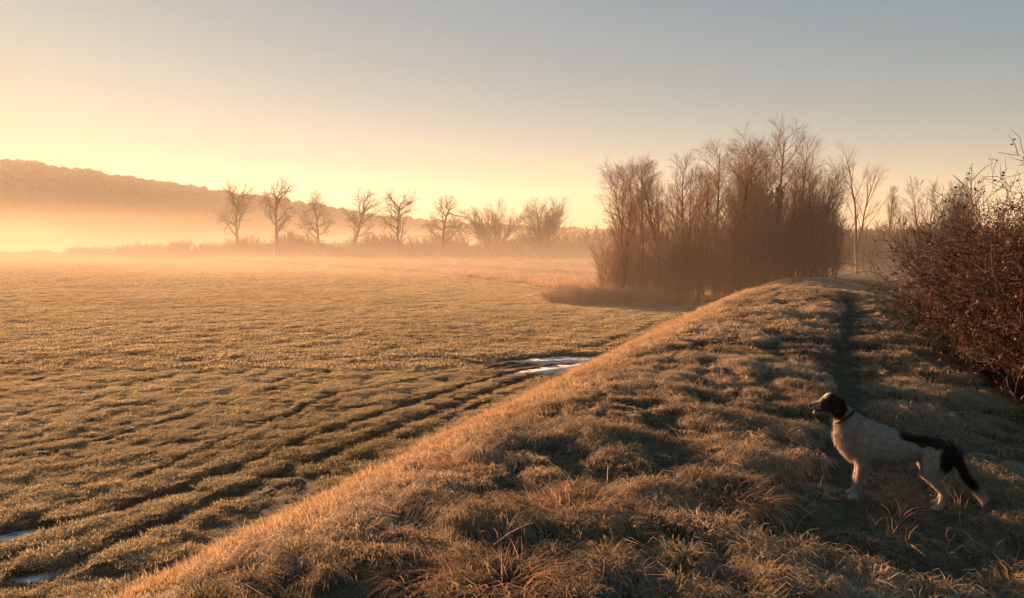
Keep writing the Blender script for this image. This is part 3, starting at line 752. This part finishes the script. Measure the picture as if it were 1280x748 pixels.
# ------------------------------------------------------------------ dog
def build_dog():
    K = .00167
    def p(cx, cy, yy, r, ry=None):            # side-view coordinates -> metres
        return ((cx - 490) * K, yy, (568 - cy) * K, r * K, (ry if ry else r) * K)
    chains = []
    ch = lambda *a: chains.append(a)
    # trunk
    ch(p(330, 300, 0, 78, 50), p(365, 318, 0, 96, 62), p(410, 328, 0, 92, 66), p(470, 336, 0, 78, 62), p(540, 330, 0, 58, 52), p(600, 330, 0, 56, 54), p(650, 338, 0, 58, 52), p(690, 352, 0, 42, 38))
    ch(p(345, 262, 0, 50, 34), p(310, 235, 0, 46, 32), p(282, 205, 0, 38, 30), p(258, 178, 0, 36, 30))
    ch(p(300, 250, 0, 44, 32), p(305, 300, 0, 46, 36), p(330, 350, 0, 46, 40))
    # head
    ch(p(258, 165, 0, 36, 34), p(240, 160, 0, 35, 33), p(222, 168, 0, 27, 26), p(208, 176, 0, 20, 18), p(180, 183, 0, 16, 15), p(166, 184, 0, 13, 12))
    ch(p(235, 188, 0, 20, 22), p(205, 200, 0, 10, 13), p(178, 213, 0, 7, 10))
    for s in (-1, 1):
        ch(p(262, 150, s * .052, 10, 7), p(266, 172, s * .064, 20, 8), p(266, 195, s * .064, 20, 8), p(264, 212, s * .058, 12, 7))
        ch(p(345, 290, s * .052, 52, 26), p(362, 350, s * .062, 46, 24), p(368, 405, s * .06, 23, 17), p(360, 440, s * .056, 16, 13), p(350, 490, s * .055, 12, 11), p(346, 525, s * .055, 11, 10), p(340, 543, s * .056, 12, 12))
        ch(p(340, 546, s * .057, 13, 15), p(322, 550, s * .058, 11, 16))
        o = 0 if s > 0 else -14
        ch(p(650, 345, s * .05, 56, 32), p(625, 385, s * .068, 50, 30), p(620 + o, 420, s * .07, 29, 22), p(652 + o, 462, s * .068, 17, 14), p(682 + o, 497, s * .066, 14, 11), p(676 + o, 530, s * .066, 12, 10), p(668 + o, 556, s * .066, 13, 12))
        ch(p(666 + o, 560, s * .066, 13, 14), p(646 + o, 563, s * .066, 11, 15))
    ch(p(690, 335, 0, 26, 22), p(722, 385, 0, 17, 14), p(748, 430, 0, 14, 11), p(780, 472, 0, 13, 9), p(806, 505, 0, 12, 8), p(818, 535, 0, 6, 5))
    bm = bmesh.new()
    for c in chains:
        for a, b in zip(c[:-1], c[1:]):
            d = math.dist(a[:3], b[:3]); n = max(2, int(d / (.35 * min(a[3], b[3], a[4], b[4])) + 1))
            for k in range(n + 1):
                t = k / n; q = [a[j] + (b[j] - a[j]) * t for j in range(5)]
                bmesh.ops.create_icosphere(bm, subdivisions=2, radius=1, matrix=Matrix.Translation(q[:3]) @ Matrix.Diagonal((q[3], q[4], q[3], 1)))
    me = bpy.data.meshes.new('raw'); bm.to_mesh(me); bm.free()
    o = bpy.data.objects.new('raw', me); COL.objects.link(o)
    rm = o.modifiers.new('r', 'REMESH'); rm.mode = 'VOXEL'; rm.voxel_size = .0065; rm.use_smooth_shade = True
    sm = o.modifiers.new('s', 'SMOOTH'); sm.factor = .6; sm.iterations = 5
    dg = bpy.context.evaluated_depsgraph_get(); dg.update()
    body = bpy.data.meshes.new_from_object(o.evaluated_get(dg)); bpy.data.objects.remove(o)
    body.name = 'dog_body'; body.materials.clear()
    n = len(body.vertices); co = np.empty(n * 3, np.float32); body.vertices.foreach_get('co', co); co = co.reshape(-1, 3)
    cx = co[:, 0] / K + 490; cy = 568 - co[:, 2] / K; yy = co[:, 1]
    w1 = 26 * fbm(co[:, 0] * 34 + 9, co[:, 2] * 34 + yy * 14, 5, 4)
    def ell(x0, y0, rx, ry, a=0):
        c, s = math.cos(a), math.sin(a); dx, dy = cx - x0 + w1, cy - y0 + w1
        return 1 - sstep(.84, 1.12, np.hypot((dx * c + dy * s) / rx, (-dx * s + dy * c) / ry))
    dark = np.maximum.reduce([ell(255, 180, 48, 52) * (cx > 205) * (cx < 312 - (cy - 150) * .1), ell(235, 172, 34, 30),
                              ell(266, 190, 30, 36), ell(585, 288, 96, 26, .14), ell(700, 345, 62, 78, .6) * (cx > 640), ell(760, 430, 34, 66, -.75)])
    blaze = (np.abs(yy) < .008) * (cx < 240) * (cy < 160)
    dark = dark * (1 - blaze); dark = dark * (1 - ell(190, 190, 24, 26) * .0)
    dark = np.where((cy > 545) | (cx > 795), 0, dark)
    white = np.array([.38, .31, .255]); br = np.array([.030, .017, .012])
    tick = (noise(co[:, 0] * 110, co[:, 2] * 110 + yy * 60, 8) > .84) * .35 + .55 * (cx < 214) * sstep(.35, .65, noise(co[:, 0] * 160, co[:, 2] * 160 + yy * 90, 9))
    dk = np.clip(dark + tick * (cy < 540), 0, 1)[:, None]
    colr = white * (1 - dk) + br * dk
    colr = colr * (.82 + .36 * noise(co[:, 0] * 45 + yy * 30, co[:, 2] * 70, 12))[:, None]
    nose = np.hypot(cx - 157, cy - 182) < 11; colr[nose] = (.012, .010, .010)
    mouth = (np.hypot((cx - 192) / 22, (cy - 201) / 4.5) < 1); colr[mouth] = (.05, .015, .013)
    at_ = body.attributes.new('coat', 'FLOAT_COLOR', 'POINT'); c = np.ones((n, 4), np.float32); c[:, :3] = colr; at_.data.foreach_set('color', c.ravel())
    s = NT('dog_coat'); a = s.attr('coat').outputs['Color']
    pb = s.n('ShaderNodeBsdfPrincipled'); s.l(a, pb.inputs['Base Color']); pb.inputs['Roughness'].default_value = .8; pb.inputs['Sheen Weight'].default_value = .25
    pb.inputs['Specular IOR Level'].default_value = .15
    s.l(pb.outputs[0], s.out.inputs[0]); body.materials.append(s.m)
    # fur
    s2 = NT('dog_fur'); a = s2.attr('coat').outputs['Color']
    d_ = s2.n('ShaderNodeBsdfDiffuse'); s2.l(a, d_.inputs[0]); t_ = s2.n('ShaderNodeBsdfTranslucent'); s2.l(a, t_.inputs[0])
    mx = s2.n('ShaderNodeMixShader'); mx.inputs[0].default_value = .4; s2.l(d_.outputs[0], mx.inputs[1]); s2.l(t_.outputs[0], mx.inputs[2]); s2.l(mx.outputs[0], s2.out.inputs[0])
    r = np.random.default_rng(3)
    nrm = np.empty(n * 3, np.float32); body.vertices.foreach_get('normal', nrm); nrm = nrm.reshape(-1, 3)
    N = 42000; ix = r.integers(0, n, N); P0 = co[ix] + r.normal(0, .002, (N, 3)); nn = nrm[ix]; cxx, cyy = cx[ix], cy[ix]
    L = np.full(N, .019); L = np.where(cxx < 235, .006, L)
    L = np.where((cxx > 236) & (cxx < 340) & (cyy > 225) & (cyy < 400) & (nn[:, 0] < -.2), .034, L)             # chest ruff
    L = np.where((cyy > 395) & (cyy < 450) & (cxx > 360) & (cxx < 570) & (nn[:, 2] < -.2), .032, L)             # belly
    L = np.where((cyy > 400) & (cyy < 520) & (cxx < 420) & (nn[:, 0] > .3), .03, L)                              # foreleg feathers
    L = np.where((cyy > 380) & (cyy < 500) & (cxx > 640) & (cxx < 735) & (nn[:, 0] > .2), .032, L)              # breeches
    L = np.where((cxx > 725), .04, L); L = np.where((cxx > 725) & (nn[:, 2] < -.2), .06, L)
    L = np.where(cyy > 520, np.minimum(L, .007), L)
    L = np.where((cxx > 250) & (cxx < 285) & (cyy > 185) & (cyy < 225), .022, L)
    L *= r.uniform(.6, 1.2, N)
    back = np.array([.75, 0, -.55]); back = back / np.linalg.norm(back)
    d = nn * .42 + back + r.normal(0, .26, (N, 3)); tn = (d * nn).sum(1, keepdims=True); d = d - nn * np.minimum(tn - .18, 0)
    d /= np.linalg.norm(d, axis=1, keepdims=True)
    sd_ = np.cross(d, nn); sd_ /= (np.linalg.norm(sd_, axis=1, keepdims=True) + 1e-6)
    wd = .0014
    V_ = np.stack([P0 - sd_ * wd, P0 + sd_ * wd, P0 + d * L[:, None] + np.array([0, 0, -.12]) * L[:, None]], 1).reshape(-1, 3)
    fur = mesh_np('dog_fur', V_, np.arange(3 * N).reshape(N, 3), s2.m, False, {'coat': np.repeat(colr[ix] * r.uniform(.6, 1.3, (N, 1)), 3, 0)})
    # eyes
    em = []; emat = mat_plain('dog_eye', (.01, .007, .005), None, .1, 5, spec=.6)
    for sgn in (-1, 1):
        bm = bmesh.new()
        bmesh.ops.create_uvsphere(bm, u_segments=12, v_segments=8, radius=.0085, matrix=Matrix.Translation(((222 - 490) * K, sgn * .036, (568 - 164) * K)))
        e_ = bpy.data.meshes.new('dog_eye'); bm.to_mesh(e_); bm.free(); e_.materials.append(emat); em.append(e_)
    # collar: torus round the neck
    c0 = Vector(((296 - 490) * K, 0, (568 - 222) * K)); ax = Vector((-.62, 0, .78)).normalized(); e1 = Vector((0, 1, 0)); e2 = ax.cross(e1)
    nv, ns = 40, 6; Vc, Fc = [], []
    for k in range(nv):
        t = 2 * math.pi * k / nv; rad = e1 * math.cos(t) * .0625 + e2 * math.sin(t) * .078; rn = rad.normalized()
        for q in range(ns):
            f = 2 * math.pi * q / ns; Vc.append(c0 + rad + rn * .005 * math.cos(f) + ax * .012 * math.sin(f))
    for k in range(nv):
        for q in range(ns): Fc.append((k * ns + q, k * ns + (q + 1) % ns, ((k + 1) % nv) * ns + (q + 1) % ns, ((k + 1) % nv) * ns + q))
    cm = mesh_np('dog_collar', Vc, Fc, mat_plain('collar_leather', (.05, .012, .010), (.07, .018, .014), .5, 20), True)
    return body, fur, em, cm
body, fur, eyes, collar = build_dog()
dx_, dy_ = DOG
YAW = R(-17); fr_x, hd_x = -.24, .28                       # local x of the fore and hind paws
def gd(lx): return gz(dx_ + lx * math.cos(YAW), dy_ + lx * math.sin(YAW))
zf, zh = gd(fr_x), gd(hd_x); pitch = math.atan2(zf - zh, hd_x - fr_x)
dog = bpy.data.objects.new('dog', None); COL.objects.link(dog); dog.scale = (.99, .99, .99)
dog.location = (dx_, dy_, zf + (zh - zf) * (-fr_x) / (hd_x - fr_x) + .005); dog.rotation_euler = Euler((0, pitch, YAW), 'XYZ')
tag(dog, 'white spaniel-type dog with dark head and rump patches standing on the bank facing left', 'dog')
link('body', body, dog); link('fur', fur, dog); [link('eye', e, dog) for e in eyes]; link('collar', collar, dog)

# ------------------------------------------------------------------ air: haze and ground mist
def volume_mat(name, dens, col, an):
    s = NT(name); v = s.n('ShaderNodeVolumePrincipled'); v.inputs['Color'].default_value = c4(col); v.inputs['Density'].default_value = dens
    v.inputs['Anisotropy'].default_value = an; s.l(v.outputs[0], s.out.inputs['Volume']); return s.m
bm = bmesh.new(); bmesh.ops.create_cube(bm, size=1)
hm = bpy.data.meshes.new('haze'); bm.to_mesh(hm); bm.free(); hm.materials.append(volume_mat('haze', .00021, (.95, .90, .84), .3))
hz_o = link('haze', hm); hz_o.scale = (4000, 2800, 130); hz_o.location = (0, 700, 130 / 2 - 6); tag(hz_o, kind='stuff')

def mist_body():
    s = NT('mist'); tc = s.n('ShaderNodeTexCoord').outputs['Object']
    sp = s.n('ShaderNodeSeparateXYZ'); s.l(tc, sp.inputs[0]); x_, y_, z_ = sp.outputs
    def mr(v, a, b, c=0., d=1.):
        m = s.n('ShaderNodeMapRange'); m.interpolation_type = 'SMOOTHSTEP'; s.l(v, m.inputs[0])
        for k, q in enumerate((a, b, c, d)): m.inputs[k + 1].default_value = q
        return m.outputs[0]
    h = s.math('ADD', 2.7, s.math('MULTIPLY', mr(s.math('ADD', x_, s.math('MULTIPLY', y_, -.25)), -60, -260), 2.6))      # deeper to the far left
    e = s.math('POWER', 2.718, s.math('MULTIPLY', s.math('DIVIDE', s.math('ADD', z_, 2.0), h), -1.0))
    mp = s.n('ShaderNodeMapping'); mp.inputs['Scale'].default_value = (.012, .022, .12); s.l(tc, mp.inputs[0])
    n = mr(s.noise(1.0, 2, mp.outputs[0]), .3, .7, .45, 1.5)
    d = s.math('MULTIPLY', s.math('MULTIPLY', e, n), s.math('MULTIPLY', mr(s.math('ADD', y_, s.math('MULTIPLY', x_, .25)), -15, 95), mr(y_, 420, 330)))
    d = s.math('MULTIPLY', d, s.math('MULTIPLY', mr(x_, 190, 60), mr(z_, 19, 10)))
    d = s.math('MULTIPLY', d, MIST)
    v = s.n('ShaderNodeVolumePrincipled'); v.inputs['Color'].default_value = (.92, .77, .62, 1); s.l(d, v.inputs['Density']); v.inputs['Anisotropy'].default_value = .1
    s.l(v.outputs[0], s.out.inputs['Volume']); s.m.cycles.volume_step_rate = .3
    bm = bmesh.new(); bmesh.ops.create_cube(bm, size=1)
    for v_ in bm.verts: v_.co = (v_.co.x * 640 - 130, v_.co.y * 400 + 221, v_.co.z * 22 + 8.4)
    me = bpy.data.meshes.new('mist'); bm.to_mesh(me); bm.free(); me.materials.append(s.m)
    tag(link('mist', me), 'low golden ground mist lying over the far part of the field and the foot of the hill', 'mist', kind='stuff')
MIST = .0115
mist_body()
S.cycles.volume_max_steps = 256
